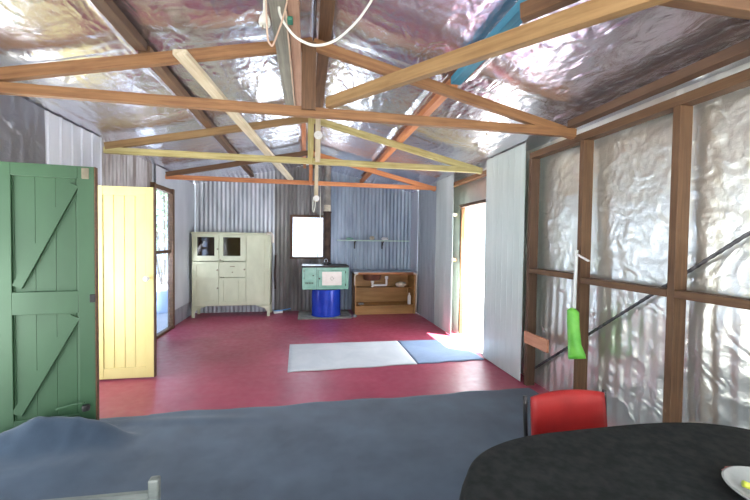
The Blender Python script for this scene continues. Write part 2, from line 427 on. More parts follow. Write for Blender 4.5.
ribbed('lining_sheet', 'x', 2.100, 6.71, 7.16, .01, 2.375, M['sheet_light'], 'light strip of sheet in the back right corner beside the sink bench', pitch=.5, amp=-.001, flat=.01)
ribbed('lining_sheet', 'x', XL + .004, 3.27, 4.06, 1.91, 2.385, M['sheet_lilac'], 'light ribbed iron sheet high on the left wall above the green door', pitch=.15, amp=.010, flat=.035)
ribbed('lining_sheet', 'x', XL + .004, 6.07, 7.12, .27, 2.385, M['sheet_light'], 'flat pale blue-grey sheet on the left wall beside the cream cabinet', pitch=.6, amp=.002, flat=.012)
ribbed('lining_sheet', 'x', XL + .004, 5.40, 6.06, 2.14, 2.385, M['sheet_light'], 'small pale sheet filling the wall above the tall left window', pitch=.5, amp=.002, flat=.012)
# old foil high on the near left wall
bm = bmesh.new(); g = {}
for i in range(61):
    for k in range(21):
        y = 1.2 + 2.06 * i / 60; z = 1.88 + .505 * k / 20
        g[i, k] = bm.verts.new((XL + .012 + .008 * ridged(warp(V((0, y * 5.5, z * .9)), .3)) + .004 * math.cos(y * 62) + .010 * noise.noise(V((1, y * 9, z * .6))), y, z))
for i in range(60):
    for k in range(20):
        f = bm.faces.new((g[i, k], g[i + 1, k], g[i + 1, k + 1], g[i, k + 1])); f.smooth = True
tag(fin('foil_sheet', bm, [M['foil_old']]), 'dull wrinkled foil on the upper left wall at the picture edge above the green door', 'insulation foil')

# ------------------------------------------------------------------ right wall framing
def stud(y, label, x1=2.20, m='t_brown', z1=2.205):
    t = tag(timber('wall_stud', ((XR + x1) / 2, y + .0225, 0), ((XR + x1) / 2, y + .0225, z1), x1 - XR, .045, M[m], up=(0, 1, 0)), label, 'stud', 'timber studs of the right wall')
stud(3.145, 'brown wall stud beside the edge of the big pale lining sheet', m='t_dark')
stud(2.48, 'brown wall stud with the green and white brush hanging on it')
stud(1.742, 'thick brown wall stud, nearest to the camera, crossed by the steel rod')
stud(.99, 'brown wall stud at the right end of the dining table')
def nog(ya, yb, z, label, h=.045, x0=XR, x1=2.20, m='t_brown'):
    tag(timber('noggin', ((x0 + x1) / 2, ya, z), ((x0 + x1) / 2, yb, z), x1 - x0, h, M[m]), label, 'noggin', 'noggins of the right wall')
nog(3.145, 2.525, 1.127, 'horizontal noggin between the pale sheet and the stud with the hanging brush')
nog(2.48, 1.787, 1.107, 'horizontal noggin between the stud with the brush and the thick nearest stud')
nog(1.742, 1.035, 1.108, 'horizontal noggin running from the thick nearest stud to the right picture edge')
nog(5.60, 5.12, 1.80, 'short pale noggin high in the gap beyond the doorway', x0=2.14, x1=2.215, m='t_cream')
nog(5.60, 5.12, 1.12, 'short brown noggin half way up the gap beyond the doorway', x0=2.14, x1=2.215, m='t_orange')
tag(timber('top_plate', (2.155, -1.4, 2.235), (2.155, 3.18, 2.235), .09, .058, M['t_brown']), 'long brown top plate lying along the heads of the right wall studs', 'top plate')
tag(timber('top_plate', (2.158, 4.03, 2.245), (2.158, 5.60, 2.245), .085, .05, M['t_orange']), 'short orange top plate over the bright doorway', 'top plate')
tag(timber('eave_beam', (2.0, -1.4, 2.315), (2.0, 2.49, 2.315), .07, .055, M['t_dark']), 'dark timber eave beam under the foil, parallel to the top plate', 'beam')

# ------------------------------------------------------------------ roof trusses
def truss(y, label, mt, ml, mr, mk=None, kx=(0, .05), z0=2.24, zl=0.0, kz=(2.27, 2.72), xl=XL + .02):
    e = empty('roof_truss', (0, y, z0), label, 'roof truss', 'timber roof trusses')
    th = .045; yc = y - th / 2
    timber('tie_beam', (xl, yc, z0 + .036), (2.08, yc, z0 + .030), th, .064, M[mt], e)
    a = -2.0; b = 2.075
    timber('rafter', (a, yc - .002, raf_z(a) - .036), (AX, yc - .002, raf_z(AX) - .036), th - .002, .072, M[ml], e)
    timber('rafter', (AX, yc + .002, raf_z(AX) - .038), (b, yc + .002, raf_z(b) - .036), th - .002, .072, M[mr], e)
    if mk:
        k = (kx[0] + kx[1]) / 2
        timber('king_post', (k, yc - .03, kz[0]), (k, yc - .03, kz[1]), kx[1] - kx[0], .035, M[mk], e, up=(0, 1, 0))
    return e
truss(1.09, 'nearest roof truss, its brown tie beam cutting the top right picture corner', 't_brown', 't_brown', 't_brown')
truss(2.57, 'large orange-brown roof truss spanning the whole picture, nearest complete one', 't_orange', 't_orange', 't_orange', 't_brown', (-.045, .05), kz=(2.28, 2.73))
truss(4.12, 'yellow-green pine roof truss in the middle of the shed', 't_green', 't_gold', 't_green', 't_green', (.0, .062), z0=2.235, kz=(2.24, 2.74))
truss(5.72, 'reddish orange roof truss closest to the far wall', 't_red', 't_brown', 't_red', 't_red', (.02, .075), kz=(2.24, 2.70))

# purlins and ridge timbers, lying between rafters and foil
def purl(x, ya, yb, m, label, w=.07, h=.055, name='purlin', dz=0):
    z = raf_z(x) + h / 2 + .002 + dz
    tag(timber(name, (x, ya, z), (x, yb, z), w, h, M[m]), label, 'purlin', 'purlins under the roof foil')
purl(1.05, -1.4, 2.50, 't_blue', 'blue painted purlin of the right roof slope, in front of the big orange truss', .075)
purl(1.05, 2.54, 7.12, 't_red', 'orange purlin of the right roof slope running back to the far wall')
purl(-1.02, -1.4, 2.50, 't_dark', 'dark brown purlin of the left roof slope in the top left of the picture')
purl(-1.02, 2.54, 7.12, 't_brown', 'brown purlin of the left roof slope behind the big orange truss')
tag(timber('ridge_beam', (.108, -1.4, 2.797), (.108, 7.1, 2.797), .085, .055, M['t_brown']), 'brown ridge beam under the peak of the roof, right of the king posts', 'ridge beam')
tag(timber('ridge_beam', (-.055, 3.7, 2.79), (-.055, 7.1, 2.79), .055, .055, M['t_red']), 'orange ridge beam left of the peak, leading to the farthest truss', 'ridge beam')
tag(timber('ridge_board', (-.158, -1.2, 2.645), (-.158, 3.55, 2.645), .088, .10, M['t_grey']), 'grey weathered board hanging under the ridge near the top of the picture', 'board')
tag(timber('ridge_board', (-.080, -1.2, 2.655), (-.080, 3.50, 2.655), .060, .11, M['t_pink']), 'pinkish brown board nailed alongside the grey weathered board', 'board')

# loose braces
tag(timber('roof_brace', (-.775, 2.42, 2.535), (-.255, 5.66, 2.315), .085, .035, M['t_cream']), 'pale cream diagonal brace running from the big truss to the farthest tie beam', 'brace')
tag(timber('roof_brace', (.135, 2.50, 2.330), (1.135, .85, 2.178), .045, .07, M['t_gold']), 'golden brown diagonal brace rising from the truss centre to the top right', 'brace')
tag(timber('roof_brace', (.85, 1.36, 2.33), (1.07, 1.10, 2.345), .045, .062, M['t_brown']), 'short brown brace with a cut end behind the golden diagonal brace', 'brace')
# cream hangers with light fittings
def hanger(x, y, z0, z1, label):
    return tag(timber('hanger_post', (x, y, z0), (x, y, z1), .055, .03, M['t_cream'], up=(0, 1, 0)), label, 'post')
hanger(.108, 4.03, 2.25, 2.765, 'cream timber hanger beside the king post of the yellow-green truss')
hanger(.132, 5.64, 1.98, 2.735, 'cream timber hanger dropping below the farthest tie beam beside the flue')
def fitting(c, label):
    e = empty('light_fitting', c, label, 'light fitting', 'white batten light fittings')
    x, y, z = c
    lathe('base', (x, y, z), [(.0, -.018), (.042, -.018), (.045, -.01), (.045, .0), (0, .002)], M['white'], e, 20, 'y')
    lathe('lamp_holder', (x, y - .02, z - .01), [(0, -.055), (.017, -.055), (.02, -.04), (.022, 0), (0, 0)], M['white'], e, 16, 'y')
fitting((.11, 4.008, 2.535), 'white round batten fitting high on the hanger of the middle truss')
fitting((.135, 5.615, 2.03), 'white round batten fitting on the lower end of the farthest cream hanger')
tag(tube('cord', [(.12, 5.60, 2.0), (.115, 5.60, 1.90), (.095, 5.60, 1.82), (.082, 5.60, 1.86), (.085, 5.60, 1.98), (.09, 5.6, 2.05)], .006, M['wire_w'], smooth_pts=6), 'loop of white cord hanging below the lower batten fitting', 'cord')
# cables and socket at the top of the picture
tag(tube('cable', [(-.152, 1.95, 2.592), (-.147, 1.95, 2.56), (-.121, 1.94, 2.505), (-.06, 1.93, 2.436), (.033, 1.93, 2.408), (.137, 1.93, 2.446), (.235, 1.93, 2.54), (.296, 1.93, 2.625), (.335, 1.93, 2.70), (.34, 1.93, 2.79)], .0068, M['wire_w'], smooth_pts=6), 'thick white cable looping down under the ridge at the top centre', 'cable')
e = empty('cord_plug', (-.222, 1.95, 2.51), 'white plug hanging from its cord left of the ridge board', 'plug')
lathe('plug_body', (-.222, 1.95, 2.49), [(0, 0), (.026, 0), (.03, .012), (.026, .035), (.012, .06), (.009, .075), (0, .075)], M['wire_w'], e, 18)
tube('cord', [(-.222, 1.95, 2.555), (-.225, 1.95, 2.60), (-.220, 1.95, 2.66), (-.220, 1.95, 2.75)], .006, M['wire_w'], e, smooth_pts=5)
for dx in (-.009, .009): box('pin', (-.222 + dx - .003, 1.947, 2.468), (-.222 + dx + .003, 1.953, 2.49), M['brassy'], e, 0)
tag(tube('cable', [(-.212, 1.88, 2.70), (-.200, 1.87, 2.41), (-.182, 1.86, 2.35), (-.168, 1.86, 2.36), (-.130, 1.86, 2.47), (-.110, 1.86, 2.55), (-.106, 1.87, 2.592)], .0045, M['wire_p'], smooth_pts=6), 'beige cord hanging in a narrow V beside the white plug', 'cable')
tag(tube('cable', [(-.118, 1.98, 2.59), (-.117, 2.3, 2.585), (-.118, 2.9, 2.588), (-.118, 3.45, 2.587)], .006, M['wire_p'], smooth_pts=5), 'thin pale cord running along the joint between the two ridge boards', 'cable')
tag(box('junction_box', (-.115, 2.02, 2.575), (-.085, 2.07, 2.597), M['jade'], bev=.004), 'small dark green connector under the joint of the ridge boards', 'connector')

# ------------------------------------------------------------------ doors on the left
# green door: its own frame: u from hinge (0) to free edge (w), z up
gd = empty('door_1', (-1.99, 2.74, .02), 'green ledged and braced timber door standing open at the left edge', 'door', kind='structure')
ang = math.atan2(.07, .59); U = V((math.cos(ang), math.sin(ang), 0)); Nn = V((math.sin(ang), -math.cos(ang), 0))
GM = Matrix((U, -Nn, V((0, 0, 1)))).transposed().to_4x4(); GM.translation = V((-1.99, 2.74, .02))
def gpart(name, boxes, m, bev=.003):
    bm = bmesh.new()
    for a, b in boxes: bx(bm, a, b, bev)
    bm.transform(GM); return mesh_from(name, bm, m, gd)
W = .56; H = 1.855
gpart('door_panel', [((i * W / 5 + .0006, .0, 0), ((i + 1) * W / 5 - .0006, .022, H)) for i in range(5)], M['green'], .002)
gpart('stile', [((0, -.020, 0), (.105, -.0005, H))], M['green']); gpart('stile', [((W - .095, -.020, 0), (W, -.0005, H))], M['green'])
gpart('ledge', [((.105, -.020, H - .085), (W - .095, -.0005, H))], M['green'])
gpart('ledge', [((.105, -.020, .86), (W - .095, -.0005, 1.01))], M['green'])
gpart('ledge', [((.105, -.020, .0), (W - .095, -.0005, .16))], M['green'])
def gbrace(u0, z0, u1, z1, w=.075):
    d = V((u1 - u0, 0, z1 - z0)); n = V((-d.z, 0, d.x)).normalized() * w / 2; bm = bmesh.new()
    vs = []
    for yy in (-.018, -.0005):
        for (u, z, s) in ((u0, z0, 1), (u1, z1, 1), (u1, z1, -1), (u0, z0, -1)):
            vs.append(bm.verts.new((u + n.x * s, yy, z + n.z * s)))
    bm.faces.new(vs[:4]); bm.faces.new(vs[4:][::-1])
    for k in range(4): bm.faces.new((vs[k], vs[4 + k], vs[4 + (k + 1) % 4], vs[(k + 1) % 4]))
    bm.transform(GM); mesh_from('brace', bm, M['green'], gd)
gbrace(.13, 1.045, W - .115, H - .125, .055); gbrace(.12, .20, W - .115, .835, .06)
gpart('latch_plate', [((W - .07, -.026, H - .085), (W - .028, -.0205, H - .012))], M['brassy'])
gpart('lock', [((W - .028, -.028, .93), (W + .004, -.0205, .985))], M['black'])
gpart('edge_strip', [((W + .0005, -.02, 0), (W + .007, .022, H))], M['t_brown'], .001)
# yellow door
yd = empty('door_2', (-2.0, 3.90, .015), 'bright yellow panelled door standing open behind the green door', 'door', kind='structure')
x0, x1, yy, z1 = -2.0, -1.485, 3.90, 1.89
bm = bmesh.new()
for i in range(4):
    a = x0 + .07 + i * (x1 - x0 - .14) / 4; b = x0 + .07 + (i + 1) * (x1 - x0 - .14) / 4
    bx(bm, (a + .0025, yy, .12), (b - .0025, yy + .02, z1 - .085), .003)
bx(bm, (x0 + .05, yy + .008, .1), (x1 - .05, yy + .022, z1 - .05))
mesh_from('door_panel', bm, M['yellow'], yd)
box('stile', (x0, yy - .008, .015), (x0 + .07, yy + .027, z1), M['yellow'], yd, .003); box('stile', (x1 - .07, yy - .008, .015), (x1, yy + .027, z1), M['yellow'], yd, .003)
box('rail', (x0 + .07, yy - .007, z1 - .085), (x1 - .07, yy + .027, z1), M['yellow'], yd, .003); box('rail', (x0 + .07, yy - .007, .015), (x1 - .07, yy + .027, .12), M['yellow'], yd, .003)
k = lathe('door_knob', (x1 - .055, yy - .008, .995), [(0, -.05), (.018, -.048), (.026, -.036), (.022, -.022), (.009, -.014), (.009, -.004), (.02, -.002), (.02, 0), (0, 0)], M['knob'], yd, 20, 'y')
box('door_edge', (x1 + .0005, yy - .008, .015), (x1 + .012, yy + .03, z1), M['t_dark'], yd, .001)

# ------------------------------------------------------------------ carpet (with a ruck pushed up against the green door) and mats
def carpet():
    bm = bmesh.new(); g = {}; nx, ny = 200, 190; x0_, x1_ = XL + .01, 2.105
    for i in range(nx + 1):
        x = x0_ + (x1_ - x0_) * i / nx
        yend = 3.10 + .012 * math.sin(x * 5) + .008 * math.sin(x * 13 + 1) + .02 * max(0, x - 1.8)
        if x < -1.2: yend = 3.08
        for jj in range(ny + 1):
            y = -1.4 + (yend + 1.4) * jj / ny
            z = .012 + .003 * noise.noise(V((x * 2, y * 2, 0)))
            # ruck along the door foot: ridge line just in front of the door
            ridge_y = 2.60 + (x + 1.99) * .12
            t = (y - ridge_y)
            hx = (.225 if x < -1.46 else .225 * max(0, 1 - (x + 1.46) / .34) ** 1.2)
            hx *= (.88 + .25 * noise.noise(V((x * 4.2, 0, 3))) + .12 * math.sin((x + 2) * 9))
            hx *= min(1, max(.45, (x + 2.10) / .42))
            prof = math.exp(-(t / .115) ** 2) if t < 0 else math.exp(-(t / .055) ** 2)
            broad = .05 * math.exp(-((y - ridge_y + .25) / .28) ** 2) * min(1, max(0, (-1.0 - x) / .3))
            z += hx * prof + broad + .022 * min(1, hx * 8) * math.exp(-(t / .3) ** 2) * ridged(V((x * 4, y * 5, 1)))
            z += .010 * math.exp(-((y - 2.95 + .1 * (x + 1.1)) / .05) ** 2) * math.exp(-((x + .9) / .5) ** 2)
            if jj == ny: z = .003
            g[i, jj] = bm.verts.new((x, y, z))
    for i in range(nx):
        for jj in range(ny):
            f = bm.faces.new((g[i, jj], g[i + 1, jj], g[i + 1, jj + 1], g[i, jj + 1])); f.smooth = True
    return fin('carpet', bm, [M['carpet']])
tag(carpet(), 'slate blue carpet covering the near floor, rucked up against the green door', 'carpet')
def mat_obj(name, cs, m, label, th=.012):
    bm = bmesh.new(); n = 28; g = {}
    A, B, C_, D = [V((*c, 0)) for c in cs]
    for i in range(n + 1):
        for k in range(n + 1):
            u, v = i / n, k / n; p = (A * (1 - u) + B * u) * (1 - v) + (D * (1 - u) + C_ * u) * v
            edge = 1 if (i in (0, n) or k in (0, n)) else 0
            p.z = th + .003 * noise.noise(p * 3) + (0 if edge else .001)
            if k == 0: p.y += .008 * math.sin(u * 17)
            g[i, k] = bm.verts.new(p)
    for i in range(n):
        for k in range(n): f = bm.faces.new((g[i, k], g[i + 1, k], g[i + 1, k + 1], g[i, k + 1])); f.smooth = True
    o = fin(name, bm, [m]); md = o.modifiers.new('s', 'SOLIDIFY'); md.thickness = .009; md.offset = -1
    return tag(o, label, 'mat')
mat_obj('floor_mat', [(-.19, 3.85), (1.235, 3.895), (1.24, 4.83), (-.215, 4.86)], M['rug_w'], 'pale grey-white rectangular mat lying on the red floor')
mat_obj('floor_mat', [(1.245, 3.895), (2.07, 3.93), (2.06, 4.79), (1.25, 4.83)], M['rug_b'], 'blue-grey mat between the pale mat and the bright doorway')

# ------------------------------------------------------------------ cream cabinet
cb = empty('cabinet', (-1.30, 6.93, 0), 'cream-green three-door kitchen cabinet with two glass panes at the far left', 'cabinet')
cx0, cx1, cy, cyb, cz0, cz1 = -1.975, -.655, 6.76, 7.13, .20, 1.50
bm = bmesh.new()
bx(bm, (cx0, cy + .02, cz0), (cx0 + .02, cyb, cz1 - .02)); bx(bm, (cx1 - .02, cy + .02, cz0), (cx1, cyb, cz1 - .02))
bx(bm, (cx0, cyb - .01, cz0), (cx1, cyb, cz1 - .02)); bx(bm, (cx0 + .02, cy + .02, cz0), (cx1 - .02, cyb, cz0 + .02))
bx(bm, (-1.53, cy + .02, cz0), (-1.51, cyb, cz1 - .02)); bx(bm, (-1.075, cy + .02, cz0), (-1.06, cyb, cz1 - .02))
bx(bm, (cx0 + .02, cy + .04, 1.0), (-1.07, cyb - .01, 1.015))
mesh_from('carcass', bm, M['cab'], cb)
box('backing', (cx0 + .02, cyb - .03, 1.02), (-1.075, cyb - .011, 1.47), M['cab_in'], cb, 0)
box('top', (cx0 - .015, cy - .012, cz1 - .02), (cx1 + .015, cyb, cz1 + .008), M['cab'], cb, .004)
def legs():
    for (xa, s) in ((cx0, 1), (cx1, -1)):
        for yb_ in (cy, cyb - .03):
            bm = bmesh.new(); prof = [(0, 0), (.045, 0), (.05, .09), (.09, .145), (.17, .175), (.24, .2), (0, .2)]
            f0 = [bm.verts.new((xa + s * u, yb_, z)) for u, z in prof]; f1 = [bm.verts.new((xa + s * u, yb_ + .022, z)) for u, z in prof]
            bm.faces.new(f0); bm.faces.new(f1[::-1])
            for q in range(len(prof)): bm.faces.new((f0[q], f1[q], f1[(q + 1) % len(prof)], f0[(q + 1) % len(prof)]))
            mesh_from('leg', bm, M['cab'], cb)
legs()
def pdoor(xa, xb, za, zb, panels, glass=False, handle=None, parts=()):
    """framed door leaf; panels = list of (x0,x1,z0,z1) recesses"""
    bm = bmesh.new(); yf = cy
    xs = sorted({xa, xb} | {p[0] for p in panels} | {p[1] for p in panels}); zs = sorted({za, zb} | {p[2] for p in panels} | {p[3] for p in panels})
    for a, b in zip(xs, xs[1:]):
        for c, d in zip(zs, zs[1:]):
            mx_, mz_ = (a + b) / 2, (c + d) / 2
            inside = any(p[0] < mx_ < p[1] and p[2] < mz_ < p[3] for p in panels)
            if inside and glass: continue
            bx(bm, (a, yf + (.012 if inside else 0), c), (b, yf + .02, d))
    o = mesh_from('door', bm, M['cab'], cb)
    if glass:
        for p in panels: box('glass_pane', (p[0], yf + .008, p[2]), (p[1], yf + .011, p[3]), M['glass_dark'], o, 0)
    if handle:
        hx, hz = handle; lathe('handle', (hx, yf, hz), [(0, -.03), (.014, -.028), (.016, -.018), (.007, -.01), (.007, 0), (0, 0)], M['brassy'], o, 14, 'y')
    return o
g_ = .006
pdoor(cx0 + .006, -1.525 - g_, 1.00, 1.475, [(-1.885, -1.60, 1.09, 1.42)], True, (-1.545, 1.21))
pdoor(-1.525 + g_, -1.065 - g_, 1.00, 1.475, [(-1.455, -1.165, 1.09, 1.42)], True, (-1.50, 1.02))
pdoor(cx0 + .006, -1.525 - g_, .215, .985, [(-1.90, -1.60, .30, .66), (-1.90, -1.60, .72, .93)], False, (-1.55, .84))
pdoor(-1.525 + g_, -1.065 - g_, .215, .70, [(-1.45, -1.215, .28, .65), (-1.195, -1.12, .28, .65)], False, (-1.545, .52))
dr = box('drawer', (-1.525 + g_, cy - .004, .712), (-1.065 - g_, cy + .02, .985), M['cab'], cb, .004)
box('drawer_handle', (-1.34, cy - .016, .895), (-1.26, cy - .005, .91), M['brassy'], dr, .003)
lathe('keyhole_cover', (-1.30, cy - .004, .80), [(0, -.004), (.012, -.004), (.012, 0), (0, 0)], M['brassy'], dr, 12, 'y')
lathe('handle', (-1.095, cy - .004, .85), [(0, -.03), (.014, -.028), (.016, -.018), (.007, -.01), (.007, 0), (0, 0)], M['brassy'], dr, 14, 'y')
pdoor(-1.065 + g_, cx1 - .006, .215, 1.475, [(-.755, -.705, .29, .80), (-.755, -.705, .86, 1.42)], False, None)
tag(tube('hanging_rag', [(-.72, 6.715, 1.49), (-.65, 6.715, 1.50), (-.612, 6.72, 1.45), (-.610, 6.725, 1.33)], .026, M['lam_cream'], smooth_pts=5), 'small cream rag hooked over the top right corner of the cream cabinet', 'rag')
tag(tube('hanging_strap', [(-.585, 7.12, 1.10), (-.59, 7.11, .95), (-.60, 7.12, .70), (-.59, 7.11, .45)], .016, M['flue'], smooth_pts=5), 'dark strap hanging on the back wall beside the cream cabinet', 'strap')
bb = empty('dust_brush', (-.50, 6.98, 0), 'bright blue brush lying on the red floor at the foot of the cabinet', 'brush')
timber('brush_head', (-.60, 6.94, .03), (-.45, 7.0, .03), .05, .04, M['white'], bb)
timber('brush_body', (-.60, 6.94, .058), (-.45, 7.0, .058), .055, .016, M['bluepl'], bb)
timber('handle', (-.45, 7.0, .058), (-.30, 7.06, .075), .022, .016, M['bluepl'], bb)

# ------------------------------------------------------------------ stove on its blue drum
tag(box('hearth_slab', (-.15, 6.38, 0), (.80, 7.08, .022), M['slab'], bev=.006), 'rough grey stone slab on the floor under the blue drum', 'slab')
dm = empty('drum', (.355, 6.68, .022), 'glossy blue steel drum carrying the mint green stove', 'drum')
R_ = .262; prof = [(0, 0), (R_ + .006, 0), (R_ + .008, .008), (R_, .016)]
for kk in (): prof += [(R_, kk - .014), (R_ + .007, kk), (R_, kk + .014)]
prof += [(R_, .465), (R_ + .008, .474), (R_ + .006, .482), (0, .482)]
lathe('drum_body', (.355, 6.68, .022), prof, M['blue'], dm, 48)
lathe('bung', (.50, 6.62, .498), [(0, 0), (.03, 0), (.03, .008), (0, .008)], M['black'], dm, 16)
st = empty('stove', (.33, 6.68, .507), 'mint green enamel stove with a cream oven door, raised on the blue drum', 'stove')
sx0, sx1, sy0, sy1, sz0, sz1 = -.08, .735, 6.42, 6.95, .51, .925
box('stove_body', (sx0 + .01, sy0 + .012, sz0 + .01), (sx1 - .01, sy1, sz1 - .02), M['black'], st, .008)
box('front_panel', (sx0, sy0, sz0 + .008), (sx0 + .245, sy0 + .014, sz1 - .015), M['mint'], st, .006)
box('front_panel', (sx0 + .248, sy0, sz0 + .008), (sx1, sy0 + .014, sz1 - .015), M['mint'], st, .006)
box('hotplate', (sx0 - .01, sy0 - .015, sz1 - .018), (sx1 + .01, sy1, sz1 + .014), M['black'], st, .006)
box('plate_rim', (sx0 + .01, sy0 - .02, sz1 + .0145), (sx0 + .33, sy0 + .03, sz1 + .028), M['steel'], st, .003)
od = box('oven_door', (sx0 + .275, sy0 - .016, sz0 + .05), (sx1 - .055, sy0 - .0005, sz1 - .06), M['mint_dark'], st, .006)
box('door_rim', (sx0 + .285, sy0 - .020, sz0 + .058), (sx1 - .063, sy0 - .0165, sz1 - .068), M['mint'], od, .002)
box('cream_panel', (sx0 + .345, sy0 - .026, sz0 + .085), (sx1 - .125, sy0 - .0205, sz1 - .09), M['enamel'], od, .004)
cxp, czp = (sx0 + .345 + sx1 - .125) / 2, (sz0 + .085 + sz1 - .09) / 2
bm = bmesh.new(); ring = [(.032, 0), (0, .036), (-.032, 0), (0, -.036)]
tube_bm(bm, [(cxp + a, sy0 - .028, czp + b) for a, b in ring + ring[:1]], .0035, 6); mesh_from('diamond_emblem', bm, M['brassy'], od)
lathe('oven_knob', (sx0 + .298, sy0 - .020, (sz0 + sz1) / 2), [(0, -.035), (.014, -.034), (.015, -.02), (.006, -.012), (.006, 0), (0, 0)], M['black'], od, 14, 'y')
for hz in (sz0 + .09, sz1 - .10): box('hinge', (sx1 - .063, sy0 - .022, hz - .02), (sx1 - .05, sy0 - .001, hz + .02), M['black'], od, .002)
fd = box('fire_door', (sx0 + .045, sy0 - .012, sz0 + .175), (sx0 + .205, sy0 - .0005, sz1 - .045), M['mint'], st, .008)
for hz in (sz0 + .21, sz1 - .075): box('hinge', (sx0 + .022, sy0 - .018, hz - .018), (sx0 + .045, sy0 - .001, hz + .018), M['mint_dark'], fd, .003)
lathe('fire_knob', (sx0 + .19, sy0 - .012, sz0 + .26), [(0, -.03), (.012, -.029), (.012, -.016), (.005, -.01), (.005, 0), (0, 0)], M['black'], fd, 12, 'y')
bm = bmesh.new()
bx(bm, (sx0 + .05, sy0 - .010, sz0 + .105), (sx0 + .20, sy0 - .0005, sz0 + .145), .003)
mesh_from('vent_plate', bm, M['mint_dark'], st)
bm = bmesh.new()
for k in range(5): bx(bm, (sx0 + .062 + k * .028, sy0 - .0125, sz0 + .115), (sx0 + .074 + k * .028, sy0 - .0101, sz0 + .135))
mesh_from('vent_slots', bm, M['black'], st)
# flue
fl = empty('flue_pipe', (.37, 6.88, .94), 'rusty dark brown flue pipe rising from the stove through the roof', 'flue pipe')
def fpipe(name, za, zb, r, m, xa=.37, ya=6.86): return lathe(name, (xa, ya, 0), [(0, za), (r, za), (r, zb), (0, zb)], m, fl, 24)
fpipe('lower_pipe', .94, 1.93, .072, M['flue']); fpipe('collar', 1.93, 2.05, .066, M['rag']); fpipe('upper_pipe', 2.05, 2.85, .064, M['flue_grey'])
fpipe('collar_ring', 1.90, 1.93, .08, M['flue']); fpipe('base_ring', .94, .965, .09, M['black'])
tag(tube('cord', [(.245, 7.10, 2.45), (.25, 7.10, 2.0), (.24, 7.10, 1.6), (.215, 7.10, 1.25), (.20, 7.10, 1.05)], .008, M['wire_w'], smooth_pts=5), 'thin white cord running down the wall between window and flue', 'cord')
kt = empty('kettle', (.37, 6.62, .94), 'small dark kettle standing at the foot of the flue on the stove top', 'kettle')
lathe('kettle_body', (.34, 6.60, .9395), [(0, 0), (.045, 0), (.048, .02), (.038, .05), (.018, .062), (0, .065)], M['black'], kt, 20)
tube('kettle_handle', [(.31, 6.60, .985), (.315, 6.60, 1.03), (.34, 6.60, 1.05), (.365, 6.60, 1.03), (.37, 6.60, .985)], .005, M['steel'], kt, 8, 5)
tube('spout', [(.38, 6.60, .965), (.405, 6.60, .985), (.415, 6.60, 1.01)], .008, M['black'], kt, 8, 4)

# ------------------------------------------------------------------ shelf
sh = empty('wall_shelf', (1.3, 7.1, 1.38), 'thin mint green shelf on brackets on the far corrugated wall', 'shelf')
box('shelf_board', (.58, 6.98, 1.380), (2.01, 7.165, 1.405), M['mint_pale'], sh, .003)
for bxk in (.93, 1.49):
    bm = bmesh.new(); bx(bm, (bxk - .012, 7.145, 1.23), (bxk + .012, 7.168, 1.38)); bx(bm, (bxk - .012, 7.01, 1.362), (bxk + .012, 7.145, 1.38))
    tube_bm(bm, [(bxk, 7.15, 1.25), (bxk, 7.09, 1.30), (bxk, 7.03, 1.365)], .007, 6); mesh_from('bracket', bm, M['black'], sh)
def lump(name, c, s, m, label, cat, seed=0, parent=None):
    bm = bmesh.new(); bmesh.ops.create_icosphere(bm, subdivisions=3, radius=1)
    for v in bm.verts:
        d = 1 + .25 * noise.noise(v.co * 1.7 + V((seed, 0, 0))) + .12 * noise.noise(v.co * 5 + V((seed, 3, 0)))
        v.co = V((v.co.x * s[0] * d, v.co.y * s[1] * d, max(-.9, v.co.z) * s[2] * d))
    zmin = min(v.co.z for v in bm.verts)
    for v in bm.verts: v.co += V((c[0], c[1], c[2] - zmin))
    return tag(mesh_from(name, bm, m, parent, True), label, cat)
lump('rag', (.82, 7.07, 1.406), (.075, .045, .022), M['mint'], 'pale green crumpled thing on the left part of the mint shelf', 'rag', 1)
lump('rag', (1.27, 7.07, 1.406), (.05, .04, .04), M['rag'], 'cream crumpled rag at the middle of the mint shelf', 'rag', 5)
lump('rag', (1.53, 7.07, 1.406), (.07, .045, .03), M['white'], 'whitish flat bundle on the mint shelf above the right bracket', 'rag', 9)

# ------------------------------------------------------------------ sink bench
sk = empty('sink_bench', (1.46, 6.85, 0), 'open-fronted brown sink bench with steel top in the far right corner', 'sink bench')
kx0, kx1, ky0, ky1, kt_ = .885, 2.055, 6.64, 7.12, .80
box('side_panel', (kx0, ky0, 0), (kx0 + .02, ky1, kt_ - .03), M['lam'], sk); box('side_panel', (kx1 - .03, ky0, 0), (kx1, ky1, kt_ - .03), M['lam'], sk)
box('back_panel', (kx0 + .02, ky1 - .02, .1), (kx1 - .03, ky1, kt_ - .03), M['lam'], sk, 0)
box('shelf', (kx0 + .02, ky0 + .22, .465), (kx1 - .03, ky1 - .02, .483), M['lam'], sk)
box('bottom_shelf', (kx0 + .02, ky0 + .01, .145), (kx1 - .03, ky1 - .02, .165), M['lam'], sk)
box('plinth', (kx0 + .02, ky0 + .03, 0), (kx1 - .03, ky0 + .05, .145), M['lam'], sk)
bm = bmesh.new(); bx(bm, (kx0 - .02, ky0 + .005, kt_ - .028), (kx1 + .03, ky1 + .02, kt_ + .008), .006); mesh_from('steel_top', bm, M['steel'], sk)
def rim():
    pts = [(kx0 - .012, ky0 - .012, .56), (kx0 - .012, ky0 - .012, .70), (kx0 + .0, ky0 - .012, .755), (kx0 + .055, ky0 - .014, .778), (kx1 - .055, ky0 - .014, .778), (kx1 + .0, ky0 - .012, .755), (kx1 + .012, ky0 - .012, .70), (kx1 + .012, ky0 - .012, .05)]
    return pts
tube('rounded_edge', rim()[3:5], .022, M['lam_edge'], sk, 10)
